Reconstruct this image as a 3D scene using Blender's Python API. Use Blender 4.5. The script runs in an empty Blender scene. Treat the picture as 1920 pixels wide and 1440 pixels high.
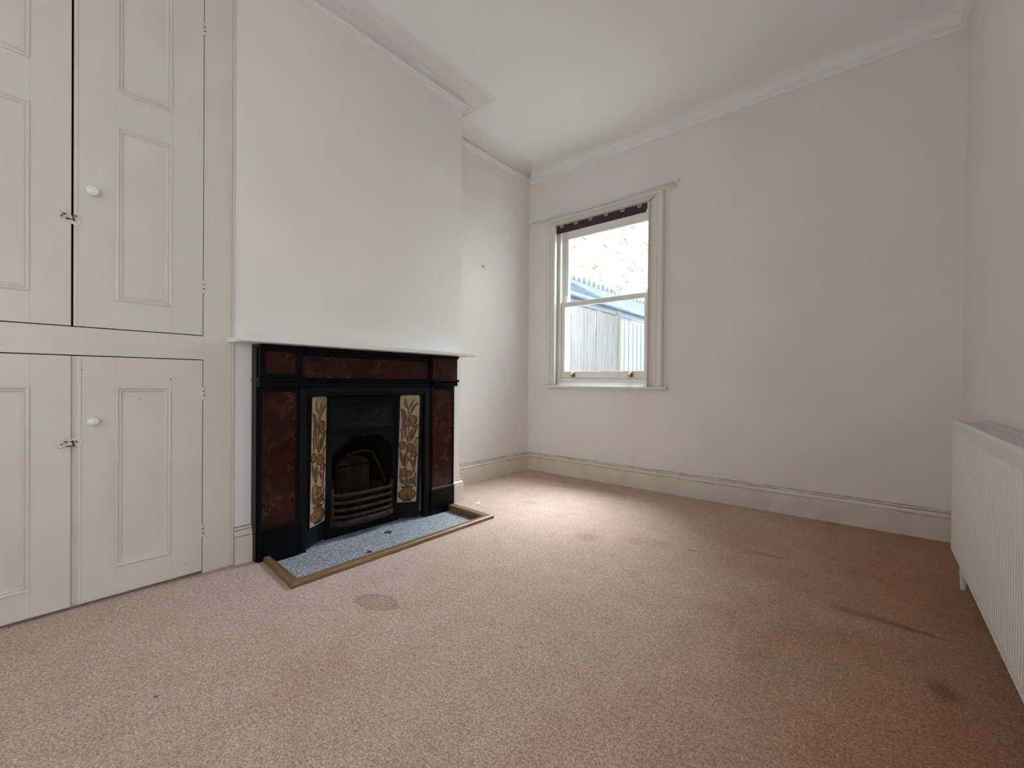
import bpy, bmesh, math, random
from mathutils import Vector, Matrix
random.seed(7)
C = bpy.context.scene.collection
sc = bpy.context.scene
R = math.radians

# ------------------------------------------------------------------ camera
FPX = 809.0
cam_d = bpy.data.cameras.new('camera')
cam_d.sensor_width = 36.0
cam_d.lens = FPX / 1920.0 * 36.0
cam_d.clip_start = 0.02
cam = bpy.data.objects.new('camera', cam_d)
C.objects.link(cam)
yaw, pitch, roll = R(40.0), R(-0.35), R(0.5)
F = Vector((-math.sin(yaw) * math.cos(pitch), math.cos(yaw) * math.cos(pitch), math.sin(pitch)))
RT = F.cross(Vector((0, 0, 1))).normalized()
UP = RT.cross(F)
R2 = RT * math.cos(roll) + UP * math.sin(roll)
U2 = -RT * math.sin(roll) + UP * math.cos(roll)
cam.matrix_world = Matrix(((R2.x, U2.x, -F.x, 0.0), (R2.y, U2.y, -F.y, 0.0), (R2.z, U2.z, -F.z, 0.90), (0, 0, 0, 1)))
sc.camera = cam

# ------------------------------------------------------------------ sky, sun, added daylight lamps, exposure
w = bpy.data.worlds.new('world')
sc.world = w
w.use_nodes = True
bg = w.node_tree.nodes['Background']
bg.inputs[0].default_value = (0.80, 0.90, 1.0, 1)
bg.inputs[1].default_value = 2.35

sun_d = bpy.data.lights.new('sun', 'SUN')
sun_d.energy = 12.0
sun_d.angle = R(0.6)
sun_d.color = (1.0, 0.95, 0.84)
sun = bpy.data.objects.new('sun', sun_d)
C.objects.link(sun)
sd = Vector((-0.40, 0.74, -0.56)).normalized()          # travels towards the neighbour's wall, never into the room
sun.rotation_euler = sd.to_track_quat('-Z', 'Y').to_euler()

def area(name, loc, look, sx, sy, energy, color, portal=False):
    d = bpy.data.lights.new(name, 'AREA')
    d.shape = 'RECTANGLE'
    d.size, d.size_y = sx, sy
    d.energy = energy
    d.color = color
    o = bpy.data.objects.new(name, d)
    C.objects.link(o)
    o.location = loc
    o.rotation_euler = Vector(look).to_track_quat('-Z', 'Y').to_euler()
    if portal:
        d.cycles.is_portal = True
    return o

area('window_portal', (-1.905, 3.78, 1.67), (0, -1, 0), 0.93, 1.6, 1.0, (1, 1, 1), portal=True)
# added area lamp above the view, standing in for open sky
sky_l = area('added_sky_lamp', (-2.25, 5.8, 4.9), (0.35, -2.2, -3.3), 2.8, 3.2, 500.0, (0.84, 0.94, 1.0))
sky_l.data.spread = R(95)
# added lamp outside, right of the view, to brighten chimney and floor
side_l = area('added_side_lamp', (-1.20, 5.6, 2.6), (-0.85, -3.3, -1.15), 1.4, 1.5, 27.0, (0.84, 0.95, 1.0))
side_l.data.spread = R(110)
# area lamp for daylight by the added, unseen glazed door behind the camera (added_glazed_door)
area('added_door_lamp', (0.56, -0.68, 0.98), (-1, 0, -0.22), 0.8, 1.5, 21.5, (0.84, 0.95, 1.0))

# area lamp for daylight by the added, unseen second window behind the camera (added_rear_window)
area('added_rear_lamp', (-0.75, -1.40, 1.55), (0, 1, 0), 1.1, 1.3, 9.5, (0.88, 0.96, 1.0))

sc.view_settings.view_transform = 'Standard'
sc.view_settings.look = 'None'
sc.view_settings.gamma = 1.0
sc.view_settings.use_curve_mapping = False
sc.view_settings.exposure = 0.38
sc.cycles.use_denoising = True
sc.cycles.max_bounces = 12
sc.cycles.diffuse_bounces = 8
sc.cycles.glossy_bounces = 4
sc.cycles.transparent_max_bounces = 12
sc.cycles.sample_clamp_indirect = 6.0
sc.cycles.caustics_reflective = False
sc.cycles.caustics_refractive = False

# ------------------------------------------------------------------ materials
def new_mat(name):
    m = bpy.data.materials.new(name)
    m.use_nodes = True
    nt = m.node_tree
    b = nt.nodes['Principled BSDF']
    return m, nt, b

def N(nt, t, **kw):
    n = nt.nodes.new(t)
    for k, v in kw.items():
        setattr(n, k, v)
    return n

def noise(nt, vec, scale, detail=3, rough=0.5, dist=0.0):
    n = N(nt, 'ShaderNodeTexNoise')
    n.inputs['Scale'].default_value = scale
    n.inputs['Detail'].default_value = detail
    n.inputs['Roughness'].default_value = rough
    n.inputs['Distortion'].default_value = dist
    nt.links.new(vec, n.inputs['Vector'])
    return n

def ramp(nt, fac, stops):
    r = N(nt, 'ShaderNodeValToRGB')
    e = r.color_ramp.elements
    while len(e) < len(stops):
        e.new(0.5)
    for i, (p, c) in enumerate(stops):
        e[i].position = p
        e[i].color = (c[0], c[1], c[2], 1) if not isinstance(c, (int, float)) else (c, c, c, 1)
    nt.links.new(fac, r.inputs[0])
    return r

def mixc(nt, fac, a, b, mode='MIX'):
    m = N(nt, 'ShaderNodeMix', data_type='RGBA', blend_type=mode)
    for sock, v in ((0, fac), (6, a), (7, b)):
        if hasattr(v, 'is_linked'):
            nt.links.new(v, m.inputs[sock])
        elif isinstance(v, (int, float)):
            m.inputs[sock].default_value = v
        else:
            m.inputs[sock].default_value = (*v, 1)
    return m.outputs[2]

def bump(nt, b, h, strength, dist):
    n = N(nt, 'ShaderNodeBump')
    n.inputs['Strength'].default_value = strength
    n.inputs['Distance'].default_value = dist
    nt.links.new(h, n.inputs['Height'])
    nt.links.new(n.outputs[0], b.inputs['Normal'])
    return n

def coords(nt):
    return N(nt, 'ShaderNodeTexCoord').outputs['Object']

def paint(name, col, rough, var=0.03, scale=6.0, bstr=0.12, bscale=260.0, bdist=0.0006, spec=0.5):
    m, nt, b = new_mat(name)
    co = coords(nt)
    n1 = noise(nt, co, scale, 4)
    lo = tuple(c * (1 - var) for c in col)
    hi = tuple(min(1, c * (1 + var)) for c in col)
    r = ramp(nt, n1.outputs[0], [(0.3, lo), (0.7, hi)])
    nt.links.new(r.outputs[0], b.inputs['Base Color'])
    b.inputs['Roughness'].default_value = rough
    b.inputs['Specular IOR Level'].default_value = spec
    n2 = noise(nt, co, bscale, 2)
    bump(nt, b, n2.outputs[0], bstr, bdist)
    return m

M_wall = paint('wall_emulsion', (0.80, 0.762, 0.735), 0.75, 0.02, 2.2, 0.25, 220, 0.0008, 0.3)
M_alcove = paint('alcove_emulsion', (0.785, 0.755, 0.70), 0.75, 0.02, 2.2, 0.25, 220, 0.0008, 0.3)
M_ceil = paint('ceiling_emulsion', (0.84, 0.845, 0.84), 0.8, 0.015, 1.5, 0.2, 180, 0.0008, 0.3)
M_cornice = paint('cornice_paint', (0.79, 0.765, 0.735), 0.7, 0.02, 4, 0.2, 200, 0.0006, 0.3)
M_gloss = paint('cream_gloss_paint', (0.685, 0.63, 0.565), 0.24, 0.03, 5, 0.10, 120, 0.0008)
M_gloss2 = paint('cream_gloss_skirting', (0.70, 0.635, 0.56), 0.33, 0.06, 9, 0.15, 90, 0.0008)
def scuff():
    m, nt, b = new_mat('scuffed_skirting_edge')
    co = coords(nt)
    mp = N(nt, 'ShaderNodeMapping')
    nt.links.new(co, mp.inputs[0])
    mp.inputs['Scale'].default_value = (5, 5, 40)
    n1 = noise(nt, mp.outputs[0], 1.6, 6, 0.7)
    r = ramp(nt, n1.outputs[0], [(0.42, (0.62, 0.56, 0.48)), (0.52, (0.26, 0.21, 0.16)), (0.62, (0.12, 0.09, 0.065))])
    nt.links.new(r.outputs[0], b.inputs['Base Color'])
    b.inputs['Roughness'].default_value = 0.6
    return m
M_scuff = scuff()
M_winpaint = paint('white_gloss_window', (0.75, 0.725, 0.69), 0.27, 0.02, 8, 0.08, 120, 0.0006)
M_mantel = paint('white_gloss_shelf', (0.84, 0.83, 0.805), 0.3, 0.02, 8, 0.08, 120, 0.0006)
M_rad = paint('radiator_enamel', (0.76, 0.755, 0.72), 0.35, 0.01, 5, 0.03, 90, 0.0003)
M_knob = paint('white_china', (0.82, 0.81, 0.77), 0.12, 0.01, 20, 0.0, 50, 0.0001)
M_polewhite = paint('white_pole_paint', (0.76, 0.75, 0.72), 0.35, 0.01, 20, 0.05, 90, 0.0003)
M_dark = paint('dark_cavity', (0.035, 0.025, 0.018), 0.9, 0.2, 30, 0.2, 80, 0.001, 0.2)
M_chip = paint('chipped_brown_undercoat', (0.045, 0.028, 0.018), 0.7, 0.3, 90, 0.3, 300, 0.001)
M_slate = paint('black_slate', (0.0035, 0.0035, 0.0042), 0.30, 0.3, 12, 0.12, 90, 0.0006, 0.10)
M_iron = paint('black_cast_iron', (0.0055, 0.0056, 0.006), 0.62, 0.3, 30, 0.35, 240, 0.0008, 0.12)
M_grate = paint('rusty_grate_iron', (0.030, 0.021, 0.017), 0.75, 0.45, 26, 0.5, 200, 0.0010, 0.15)
M_brick_fire = paint('sooty_firebrick', (0.026, 0.017, 0.012), 0.95, 0.45, 14, 0.7, 60, 0.003, 0.1)
M_soot = paint('soot', (0.010, 0.008, 0.007), 1.0, 0.3, 20, 0.5, 60, 0.002, 0.0)
M_brass = paint('aged_brass', (0.42, 0.29, 0.09), 0.35, 0.3, 40, 0.2, 120, 0.0005)
M_brass.node_tree.nodes['Principled BSDF'].inputs['Metallic'].default_value = 0.8
M_blind = paint('aubergine_fabric', (0.060, 0.030, 0.036), 0.7, 0.1, 80, 0.3, 900, 0.0006, 0.3)
M_clip = paint('clear_grey_plastic', (0.62, 0.60, 0.60), 0.2, 0.02, 40, 0.0, 90, 0.0003)
M_steel = paint('dull_steel', (0.30, 0.29, 0.27), 0.4, 0.2, 60, 0.1, 120, 0.0003)
M_steel.node_tree.nodes['Principled BSDF'].inputs['Metallic'].default_value = 0.7
M_fins = paint('shaded_fin_steel', (0.05, 0.047, 0.04), 0.7, 0.2, 60, 0.1, 120, 0.0003, 0.2)  # coloured dark to paint shade into the radiator grille openings
M_concrete = paint('yard_paving', (0.40, 0.39, 0.37), 0.9, 0.1, 4, 0.4, 60, 0.003)
M_leaded = paint('pale_lean_to_slates', (0.17, 0.225, 0.29), 0.6, 0.25, 9, 0.5, 30, 0.006)
M_gutter = paint('pale_blue_grey_gutter', (0.25, 0.325, 0.40), 0.4, 0.05, 8, 0.1, 60, 0.001)
M_flash = paint('lead_flashing', (0.09, 0.125, 0.14), 0.6, 0.25, 12, 0.3, 60, 0.002)
M_terracotta = paint('terracotta', (0.42, 0.17, 0.08), 0.8, 0.1, 12, 0.3, 60, 0.002)

# carpet: pink-beige tufts, browner and dimmed right side, stains
def carpet():
    m, nt, b = new_mat('dusty_pink_carpet')
    co = coords(nt)
    tuft = noise(nt, co, 165, 4, 0.7)
    tuft2 = noise(nt, co, 62, 2, 0.6)
    mid = noise(nt, co, 9, 5, 0.6)
    big = noise(nt, co, 1.1, 3, 0.55, 0.4)
    base = ramp(nt, tuft.outputs[0], [(0.36, (0.36, 0.225, 0.170)), (0.51, (0.60, 0.435, 0.36)), (0.65, (0.82, 0.66, 0.575))])
    t2 = ramp(nt, tuft2.outputs[0], [(0.33, 0.80), (0.65, 1.08)])
    c = mixc(nt, 1.0, base.outputs[0], t2.outputs[0], 'MULTIPLY')
    mm = ramp(nt, mid.outputs[0], [(0.32, (0.90, 0.885, 0.87)), (0.66, (1.03, 1.03, 1.04))])
    c = mixc(nt, 1.0, c, mm.outputs[0], 'MULTIPLY')
    # browner pile towards the right-hand side, the dimmer light there painted in, pinker by the cupboards
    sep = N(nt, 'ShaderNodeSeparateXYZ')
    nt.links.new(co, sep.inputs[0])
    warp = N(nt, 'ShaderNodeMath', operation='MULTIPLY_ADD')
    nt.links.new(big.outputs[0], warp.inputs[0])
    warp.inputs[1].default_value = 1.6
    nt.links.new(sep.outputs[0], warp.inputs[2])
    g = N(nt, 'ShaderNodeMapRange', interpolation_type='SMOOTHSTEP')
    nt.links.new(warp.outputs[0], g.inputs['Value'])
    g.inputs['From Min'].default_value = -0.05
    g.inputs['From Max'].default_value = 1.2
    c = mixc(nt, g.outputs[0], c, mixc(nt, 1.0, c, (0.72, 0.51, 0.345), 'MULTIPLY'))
    # stains with shapes of their own: (x, y, rx, ry, angle, strength, colour, ring)
    st = [(-1.535, 0.99, 0.105, 0.062, 0.3, 0.75, (0.55, 0.42, 0.40), 0.55),
          (0.167, 1.786, 0.045, 0.075, 0.25, 0.75, (0.50, 0.42, 0.33), 0.0),
          (0.00, 2.17, 0.17, 0.035, -0.05, 0.75, (0.62, 0.47, 0.37), 0.0),
          (0.13, 2.16, 0.12, 0.025, -0.1, 0.7, (0.55, 0.42, 0.33), 0.0),
          (-1.26, 2.20, 0.10, 0.075, 0.5, 0.6, (0.84, 0.66, 0.50), 0.0),
          (-0.95, 2.35, 0.22, 0.08, 0.3, 0.6, (0.80, 0.74, 0.66), 0.0),
          (-0.74, 2.40, 0.035, 0.012, 0.4, 0.9, (0.55, 0.45, 0.40), 0.0),
          (-0.42, 2.60, 0.14, 0.012, -0.05, 0.8, (0.62, 0.48, 0.40), 0.0),
          (-2.05, 3.12, 0.20, 0.035, 0.3, 0.6, (0.72, 0.66, 0.62), 0.0),
          (-1.95, 2.55, 0.09, 0.04, 0.2, 0.6, (0.80, 0.76, 0.72), 0.0),
          (-1.30, 0.60, 0.16, 0.20, 0.2, 0.6, (0.90, 0.86, 0.76), 0.0),
          (-0.60, 0.62, 0.20, 0.14, 0.5, 0.6, (0.86, 0.80, 0.72), 0.0),
          (-0.91, 1.14, 0.018, 0.010, 0.5, 0.8, (0.55, 0.48, 0.44), 0.0),
          (-1.545, 0.288, 0.010, 0.007, 0.5, 1.0, (0.30, 0.22, 0.20), 0.0),
          (-2.27, 3.10, 0.04, 0.012, 0.3, 0.8, (0.55, 0.48, 0.44), 0.0),
          (-0.28, 0.62, 0.14, 0.22, 0.1, 0.5, (0.90, 0.82, 0.72), 0.0),
          (-1.67, 0.07, 0.005, 0.20, 0.0, 0.5, (0.70, 0.62, 0.58), 0.0)]
    wn = noise(nt, co, 16, 4, 0.7)
    for (x, y, rx, ry, ang, s, colr, ring) in st:
        mp = N(nt, 'ShaderNodeMapping', vector_type='TEXTURE')
        nt.links.new(co, mp.inputs[0])
        mp.inputs['Location'].default_value = (x, y, 0)
        mp.inputs['Rotation'].default_value = (0, 0, ang)
        mp.inputs['Scale'].default_value = (rx, ry, 1)
        ln = N(nt, 'ShaderNodeVectorMath', operation='LENGTH')
        nt.links.new(mp.outputs[0], ln.inputs[0])
        ad = N(nt, 'ShaderNodeMath', operation='MULTIPLY_ADD')
        nt.links.new(wn.outputs[0], ad.inputs[0])
        ad.inputs[1].default_value = 0.9
        nt.links.new(ln.outputs['Value'], ad.inputs[2])
        stops = [(0.55, 1.0), (1.0, 0.0)] if not ring else [(0.45, 0.55), (0.80, 0.6), (0.93, 1.0), (1.0, 0.0)]
        sc_ = N(nt, 'ShaderNodeMath', operation='MULTIPLY')
        nt.links.new(ad.outputs[0], sc_.inputs[0])
        sc_.inputs[1].default_value = 0.69
        f = ramp(nt, sc_.outputs[0], stops)
        fs = N(nt, 'ShaderNodeMath', operation='MULTIPLY')
        nt.links.new(f.outputs[0], fs.inputs[0])
        fs.inputs[1].default_value = s
        c = mixc(nt, fs.outputs[0], c, mixc(nt, 1.0, c, colr, 'MULTIPLY'))
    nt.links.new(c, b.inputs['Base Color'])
    b.inputs['Roughness'].default_value = 1.0
    b.inputs['Specular IOR Level'].default_value = 0.05
    b.inputs['Sheen Weight'].default_value = 0.15
    b.inputs['Sheen Roughness'].default_value = 0.5
    bump(nt, b, tuft.outputs[0], 0.9, 0.006)
    return m
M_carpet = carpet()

def marble():
    m, nt, b = new_mat('dark_red_marbling')
    co = coords(nt)
    wv = noise(nt, co, 13, 4, 0.65)
    vec = mixc(nt, 0.22, co, wv.outputs['Color'], 'ADD')
    vo = N(nt, 'ShaderNodeTexVoronoi', feature='DISTANCE_TO_EDGE')
    vo.inputs['Scale'].default_value = 13.0
    nt.links.new(vec, vo.inputs['Vector'])
    veins = ramp(nt, vo.outputs['Distance'], [(0.0, 1.0), (0.010, 0.45), (0.028, 0.0)])
    br = noise(nt, co, 11, 3, 0.6)
    brk = ramp(nt, br.outputs[0], [(0.44, 0.0), (0.60, 1.0)])
    f = mixc(nt, 1.0, veins.outputs[0], brk.outputs[0], 'MULTIPLY')
    cl = noise(nt, co, 14, 5, 0.65, 0.8)
    base = ramp(nt, cl.outputs[0], [(0.32, (0.010, 0.0045, 0.004)), (0.52, (0.027, 0.0055, 0.0042)), (0.72, (0.042, 0.010, 0.0065))])
    c = mixc(nt, f, base.outputs[0], (0.15, 0.09, 0.065))
    nt.links.new(c, b.inputs['Base Color'])
    b.inputs['Roughness'].default_value = 0.24
    b.inputs['Specular IOR Level'].default_value = 0.2
    return m
M_marble = marble()

def granite():
    m, nt, b = new_mat('blue_grey_granite')
    co = coords(nt)
    n1 = noise(nt, co, 170, 3, 0.7)
    r = ramp(nt, n1.outputs[0], [(0.36, (0.04, 0.048, 0.062)), (0.47, (0.22, 0.245, 0.28)), (0.57, (0.46, 0.49, 0.53)), (0.66, (0.68, 0.70, 0.73))])
    n2 = noise(nt, co, 3.5, 3)
    r2 = ramp(nt, n2.outputs[0], [(0.3, 0.85), (0.7, 1.05)])
    c = mixc(nt, 1.0, r.outputs[0], r2.outputs[0], 'MULTIPLY')
    nt.links.new(c, b.inputs['Base Color'])
    b.inputs['Roughness'].default_value = 0.5
    return m
M_granite = granite()

def wood(name, a, bb, axis='Y', rough=0.45, scale=28):
    m, nt, b = new_mat(name)
    co = coords(nt)
    mp = N(nt, 'ShaderNodeMapping')
    nt.links.new(co, mp.inputs[0])
    mp.inputs['Scale'].default_value = {'X': (0.06, 1, 1), 'Y': (1, 0.06, 1), 'Z': (1, 1, 0.06)}[axis]
    n1 = noise(nt, mp.outputs[0], scale * 3, 5, 0.6, 1.2)
    r = ramp(nt, n1.outputs[0], [(0.34, a), (0.66, bb)])
    nt.links.new(r.outputs[0], b.inputs['Base Color'])
    b.inputs['Roughness'].default_value = rough
    bump(nt, b, n1.outputs[0], 0.2, 0.001)
    return m
M_oak = wood('worn_brown_oak', (0.13, 0.068, 0.030), (0.27, 0.155, 0.075), 'Y', 0.42)
M_oakx = wood('worn_brown_oak_cross', (0.12, 0.062, 0.028), (0.25, 0.145, 0.07), 'X', 0.42)
M_fence = wood('weathered_grey_fence_boards', (0.19, 0.175, 0.165), (0.33, 0.31, 0.30), 'Z', 0.85, 9)
M_post = wood('greenish_fence_post', (0.17, 0.19, 0.12), (0.26, 0.28, 0.20), 'Z', 0.85, 7)
M_slat = wood('pale_fence_slats', (0.40, 0.42, 0.42), (0.50, 0.52, 0.52), 'Z', 0.8, 7)

def brick():
    m, nt, b = new_mat('london_stock_brick')
    co = coords(nt)
    mp = N(nt, 'ShaderNodeMapping')
    nt.links.new(co, mp.inputs[0])
    mp.inputs['Rotation'].default_value = (R(90), 0, R(90))
    sw = N(nt, 'ShaderNodeSeparateXYZ'); nt.links.new(co, sw.inputs[0])
    cb = N(nt, 'ShaderNodeCombineXYZ')
    nt.links.new(sw.outputs[1], cb.inputs[0]); nt.links.new(sw.outputs[2], cb.inputs[1])
    bt = N(nt, 'ShaderNodeTexBrick')
    nt.links.new(cb.outputs[0], bt.inputs['Vector'])
    bt.inputs['Scale'].default_value = 1.0
    bt.inputs['Brick Width'].default_value = 0.225
    bt.inputs['Row Height'].default_value = 0.075
    bt.inputs['Mortar Size'].default_value = 0.006
    bt.inputs['Color1'].default_value = (0.62, 0.58, 0.46, 1)
    bt.inputs['Color2'].default_value = (0.02, 0.015, 0.008, 1)
    bt.inputs['Mortar'].default_value = (0.70, 0.68, 0.62, 1)
    bt.inputs['Bias'].default_value = -0.22
    nt.links.new(bt.outputs[0], b.inputs['Base Color'])
    b.inputs['Roughness'].default_value = 0.9
    return m
M_brick = brick()

def glass():
    m, nt, b = new_mat('window_glass')
    out = nt.nodes['Material Output']
    nt.nodes.remove(b)
    tr = N(nt, 'ShaderNodeBsdfTransparent')
    tr.inputs[0].default_value = (0.97, 0.985, 0.98, 1)
    gl = N(nt, 'ShaderNodeBsdfGlossy')
    gl.inputs['Roughness'].default_value = 0.02
    lw = N(nt, 'ShaderNodeLayerWeight')
    lw.inputs[0].default_value = 0.5
    pw = N(nt, 'ShaderNodeMath', operation='POWER')
    nt.links.new(lw.outputs['Facing'], pw.inputs[0])
    pw.inputs[1].default_value = 5.0
    fr = N(nt, 'ShaderNodeMath', operation='MULTIPLY_ADD')
    nt.links.new(pw.outputs[0], fr.inputs[0])
    fr.inputs[1].default_value = 0.9
    fr.inputs[2].default_value = 0.035
    mx = N(nt, 'ShaderNodeMixShader')
    nt.links.new(fr.outputs[0], mx.inputs[0])
    nt.links.new(tr.outputs[0], mx.inputs[1])
    nt.links.new(gl.outputs[0], mx.inputs[2])
    nt.links.new(mx.outputs[0], out.inputs[0])
    return m
M_glass = glass()

def flat(name, col, rough=0.18):
    m, nt, b = new_mat(name)
    n = noise(nt, coords(nt), 60, 3)
    r = ramp(nt, n.outputs[0], [(0.3, tuple(c * 0.8 for c in col)), (0.7, tuple(min(1, c * 1.2) for c in col))])
    nt.links.new(r.outputs[0], b.inputs['Base Color'])
    b.inputs['Roughness'].default_value = rough
    return m
T_cream = flat('tile_cream_glaze', (0.37, 0.27, 0.175))
T_brown = flat('tile_brown_glaze', (0.15, 0.068, 0.024))
T_dark = flat('tile_dark_outline', (0.05, 0.025, 0.012))
T_green = flat('tile_olive_glaze', (0.075, 0.06, 0.027))
T_gold = flat('tile_ochre_glaze', (0.19, 0.105, 0.035))
T_orange = flat('tile_orange_glaze', (0.23, 0.09, 0.032))

# ------------------------------------------------------------------ mesh helpers
def link(name, bm, mats, parent=None, smooth=False, loc=None):
    me = bpy.data.meshes.new(name)
    bmesh.ops.remove_doubles(bm, verts=bm.verts, dist=1e-6) if False else None
    bmesh.ops.recalc_face_normals(bm, faces=bm.faces)
    bm.to_mesh(me)
    bm.free()
    if not isinstance(mats, (list, tuple)):
        mats = [mats]
    for m in mats:
        me.materials.append(m)
    if smooth:
        for p in me.polygons:
            p.use_smooth = True
    o = bpy.data.objects.new(name, me)
    C.objects.link(o)
    if parent is not None:
        o.parent = parent
        # meshes are modelled in room coordinates
        o.matrix_parent_inverse = Matrix.Identity(4)
        par_loc = world_loc(parent)
        if par_loc.length > 0:
            me.transform(Matrix.Translation(-par_loc))
    return o

def world_loc(o):
    v = Vector((0, 0, 0))
    while o is not None:
        v += Vector(o.location)
        o = o.parent
    return v

def thing(name, label, cat, loc, kind=None, group=None):
    o = bpy.data.objects.new(name, None)
    o.empty_display_size = 0.1
    C.objects.link(o)
    o.location = loc
    tag(o, label, cat, kind, group)
    return o

def tag(o, label, cat, kind=None, group=None):
    o['label'] = label
    o['category'] = cat
    if kind:
        o['kind'] = kind
    if group:
        o['group'] = group
    return o

def box(bm, x0, x1, y0, y1, z0, z1, bev=0.0, mi=0, seg=1):
    g = bmesh.ops.create_cube(bm, size=1.0)
    vs = g['verts']
    for v in vs:
        v.co = Vector(((x0 + x1) / 2 + v.co.x * (x1 - x0), (y0 + y1) / 2 + v.co.y * (y1 - y0), (z0 + z1) / 2 + v.co.z * (z1 - z0)))
    fs = {f for v in vs for f in v.link_faces}
    for f in fs:
        f.material_index = mi
    if bev > 0:
        es = list({e for v in vs for e in v.link_edges})
        bmesh.ops.bevel(bm, geom=es, offset=bev, segments=seg, affect='EDGES', profile=0.6)

def sweep(bm, path, prof, closed, O, U, V, W, mi=0, segs=None, caps=True, scuffed=None):
    """path: (u,v) points; prof: (d,h) with d towards the left of the path, h along W"""
    n = len(path)
    P = [Vector(p) for p in path]
    rings = []
    for i in range(n):
        if closed:
            a, b_ = P[i - 1], P[(i + 1) % n]
        else:
            a = P[i - 1] if i > 0 else None
            b_ = P[i + 1] if i < n - 1 else None
        d1 = (P[i] - a).normalized() if a is not None else None
        d2 = (b_ - P[i]).normalized() if b_ is not None else None
        if d1 is None: d1 = d2
        if d2 is None: d2 = d1
        n1 = Vector((-d1.y, d1.x)); n2 = Vector((-d2.y, d2.x))
        mt = (n1 + n2)
        mt = mt / max(1e-6, mt.length_squared) * 2
        rings.append([O + U * (P[i].x + mt.x * d) + V * (P[i].y + mt.y * d) + W * h for d, h in prof])
    cnt = n if closed else n - 1
    for i in range(cnt):
        if segs is not None and i not in segs:
            continue
        ra, rb = rings[i], rings[(i + 1) % n]
        va = [bm.verts.new(c) for c in ra]
        vb = [bm.verts.new(c) for c in rb]
        for k in range(len(prof) - 1):
            f = bm.faces.new((va[k], vb[k], vb[k + 1], va[k + 1]))
            f.material_index = 1 if scuffed and k in scuffed else mi
        if caps and len(prof) > 2:
            f = bm.faces.new(va); f.material_index = mi
            f = bm.faces.new(vb[::-1]); f.material_index = mi

def lathe(bm, prof, O, A, B_, D, seg=20, mi=0, sa=1.0, sb=1.0):
    """prof: (r, t) along axis D"""
    rings = []
    for r, t in prof:
        rings.append([bm.verts.new(O + D * t + (A * math.cos(2 * math.pi * k / seg) * sa + B_ * math.sin(2 * math.pi * k / seg) * sb) * max(r, 1e-5)) for k in range(seg)])
    for i in range(len(rings) - 1):
        for k in range(seg):
            f = bm.faces.new((rings[i][k], rings[i][(k + 1) % seg], rings[i + 1][(k + 1) % seg], rings[i + 1][k]))
            f.material_index = mi
    bm.faces.new(rings[0][::-1]).material_index = mi
    bm.faces.new(rings[-1]).material_index = mi

def tube(bm, pts, r, seg=10, mi=0, flatz=1.0):
    P = [Vector(p) for p in pts]
    rings = []
    for i, p in enumerate(P):
        t = ((P[min(i + 1, len(P) - 1)] - P[max(i - 1, 0)])).normalized()
        ref = Vector((0, 0, 1)) if abs(t.z) < 0.9 else Vector((1, 0, 0))
        a = t.cross(ref).normalized()
        b_ = a.cross(t).normalized()
        rings.append([bm.verts.new(p + a * math.cos(2 * math.pi * k / seg) * r + b_ * math.sin(2 * math.pi * k / seg) * r * flatz) for k in range(seg)])
    for i in range(len(rings) - 1):
        for k in range(seg):
            bm.faces.new((rings[i][k], rings[i][(k + 1) % seg], rings[i + 1][(k + 1) % seg], rings[i + 1][k])).material_index = mi
    bm.faces.new(rings[0][::-1]).material_index = mi
    bm.faces.new(rings[-1]).material_index = mi

X_, Y_, Z_ = Vector((1, 0, 0)), Vector((0, 1, 0)), Vector((0, 0, 1))
O0 = Vector((0, 0, 0))

# ------------------------------------------------------------------ room dimensions
XA, XC, XR = -2.735, -2.375, 0.385       # alcove wall, chimney face, right wall
YW, YF = 3.52, -1.25                     # window wall, wall behind the camera
YC0, YC1 = 0.735, 2.225                  # chimney breast
ZC = 3.02

def S(name, bm, mats, label, cat, smooth=False):
    o = link(name, bm, mats, smooth=smooth)
    return tag(o, label, cat, 'structure')

# floor with the sunken hearth cut out
HX1, HY0, HY1 = -1.925, 0.85, 2.06
bm = bmesh.new()
def fl(x0, x1, y0, y1):
    box(bm, x0, x1, y0, y1, -0.10, 0.0)
fl(HX1, XR + .1, YF - .1, YW + .1)
fl(XA - .1, HX1, YF - .1, HY0)
fl(XA - .1, HX1, HY1, YW + .1)
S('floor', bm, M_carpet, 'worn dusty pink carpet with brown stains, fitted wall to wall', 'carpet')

bm = bmesh.new()
box(bm, XA - .1, XR + .1, YF - .1, YW + .1, ZC, ZC + .1)
S('ceiling', bm, M_ceil, 'plain white plaster ceiling above the room', 'ceiling')

# window wall with its opening
WX0, WX1, WZ0, WZ1 = -2.44, -1.38, 0.845, 2.45
bm = bmesh.new()
T = 0.25
box(bm, XA - .1, WX0, YW, YW + T, -.1, ZC + .1)
box(bm, WX1, XR + .1, YW, YW + T, -.1, ZC + .1)
box(bm, WX0, WX1, YW, YW + T, -.1, WZ0)
box(bm, WX0, WX1, YW, YW + T, WZ1, ZC + .1)
S('wall_back', bm, M_wall, 'off-white window wall at the far end of the room', 'wall')

bm = bmesh.new()
DY0, DY1, DZ1 = -1.10, -0.26, 2.05
box(bm, XR, XR + .1, YF - .1, DY0, -.1, ZC + .1)
box(bm, XR, XR + .1, DY1, YW, -.1, ZC + .1)
box(bm, XR, XR + .1, DY0, DY1, DZ1, ZC + .1)
S('wall_right', bm, M_wall, 'off-white wall behind the white radiator', 'wall')

bm = bmesh.new()
box(bm, XA - .1, XA, YF - .1, YW, -.1, ZC + .1)
box(bm, XA, XC, YF - .1, -0.36, 0, ZC)
S('wall_left', bm, M_alcove, 'cream white alcove wall between chimney breast and window wall', 'wall')

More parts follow.
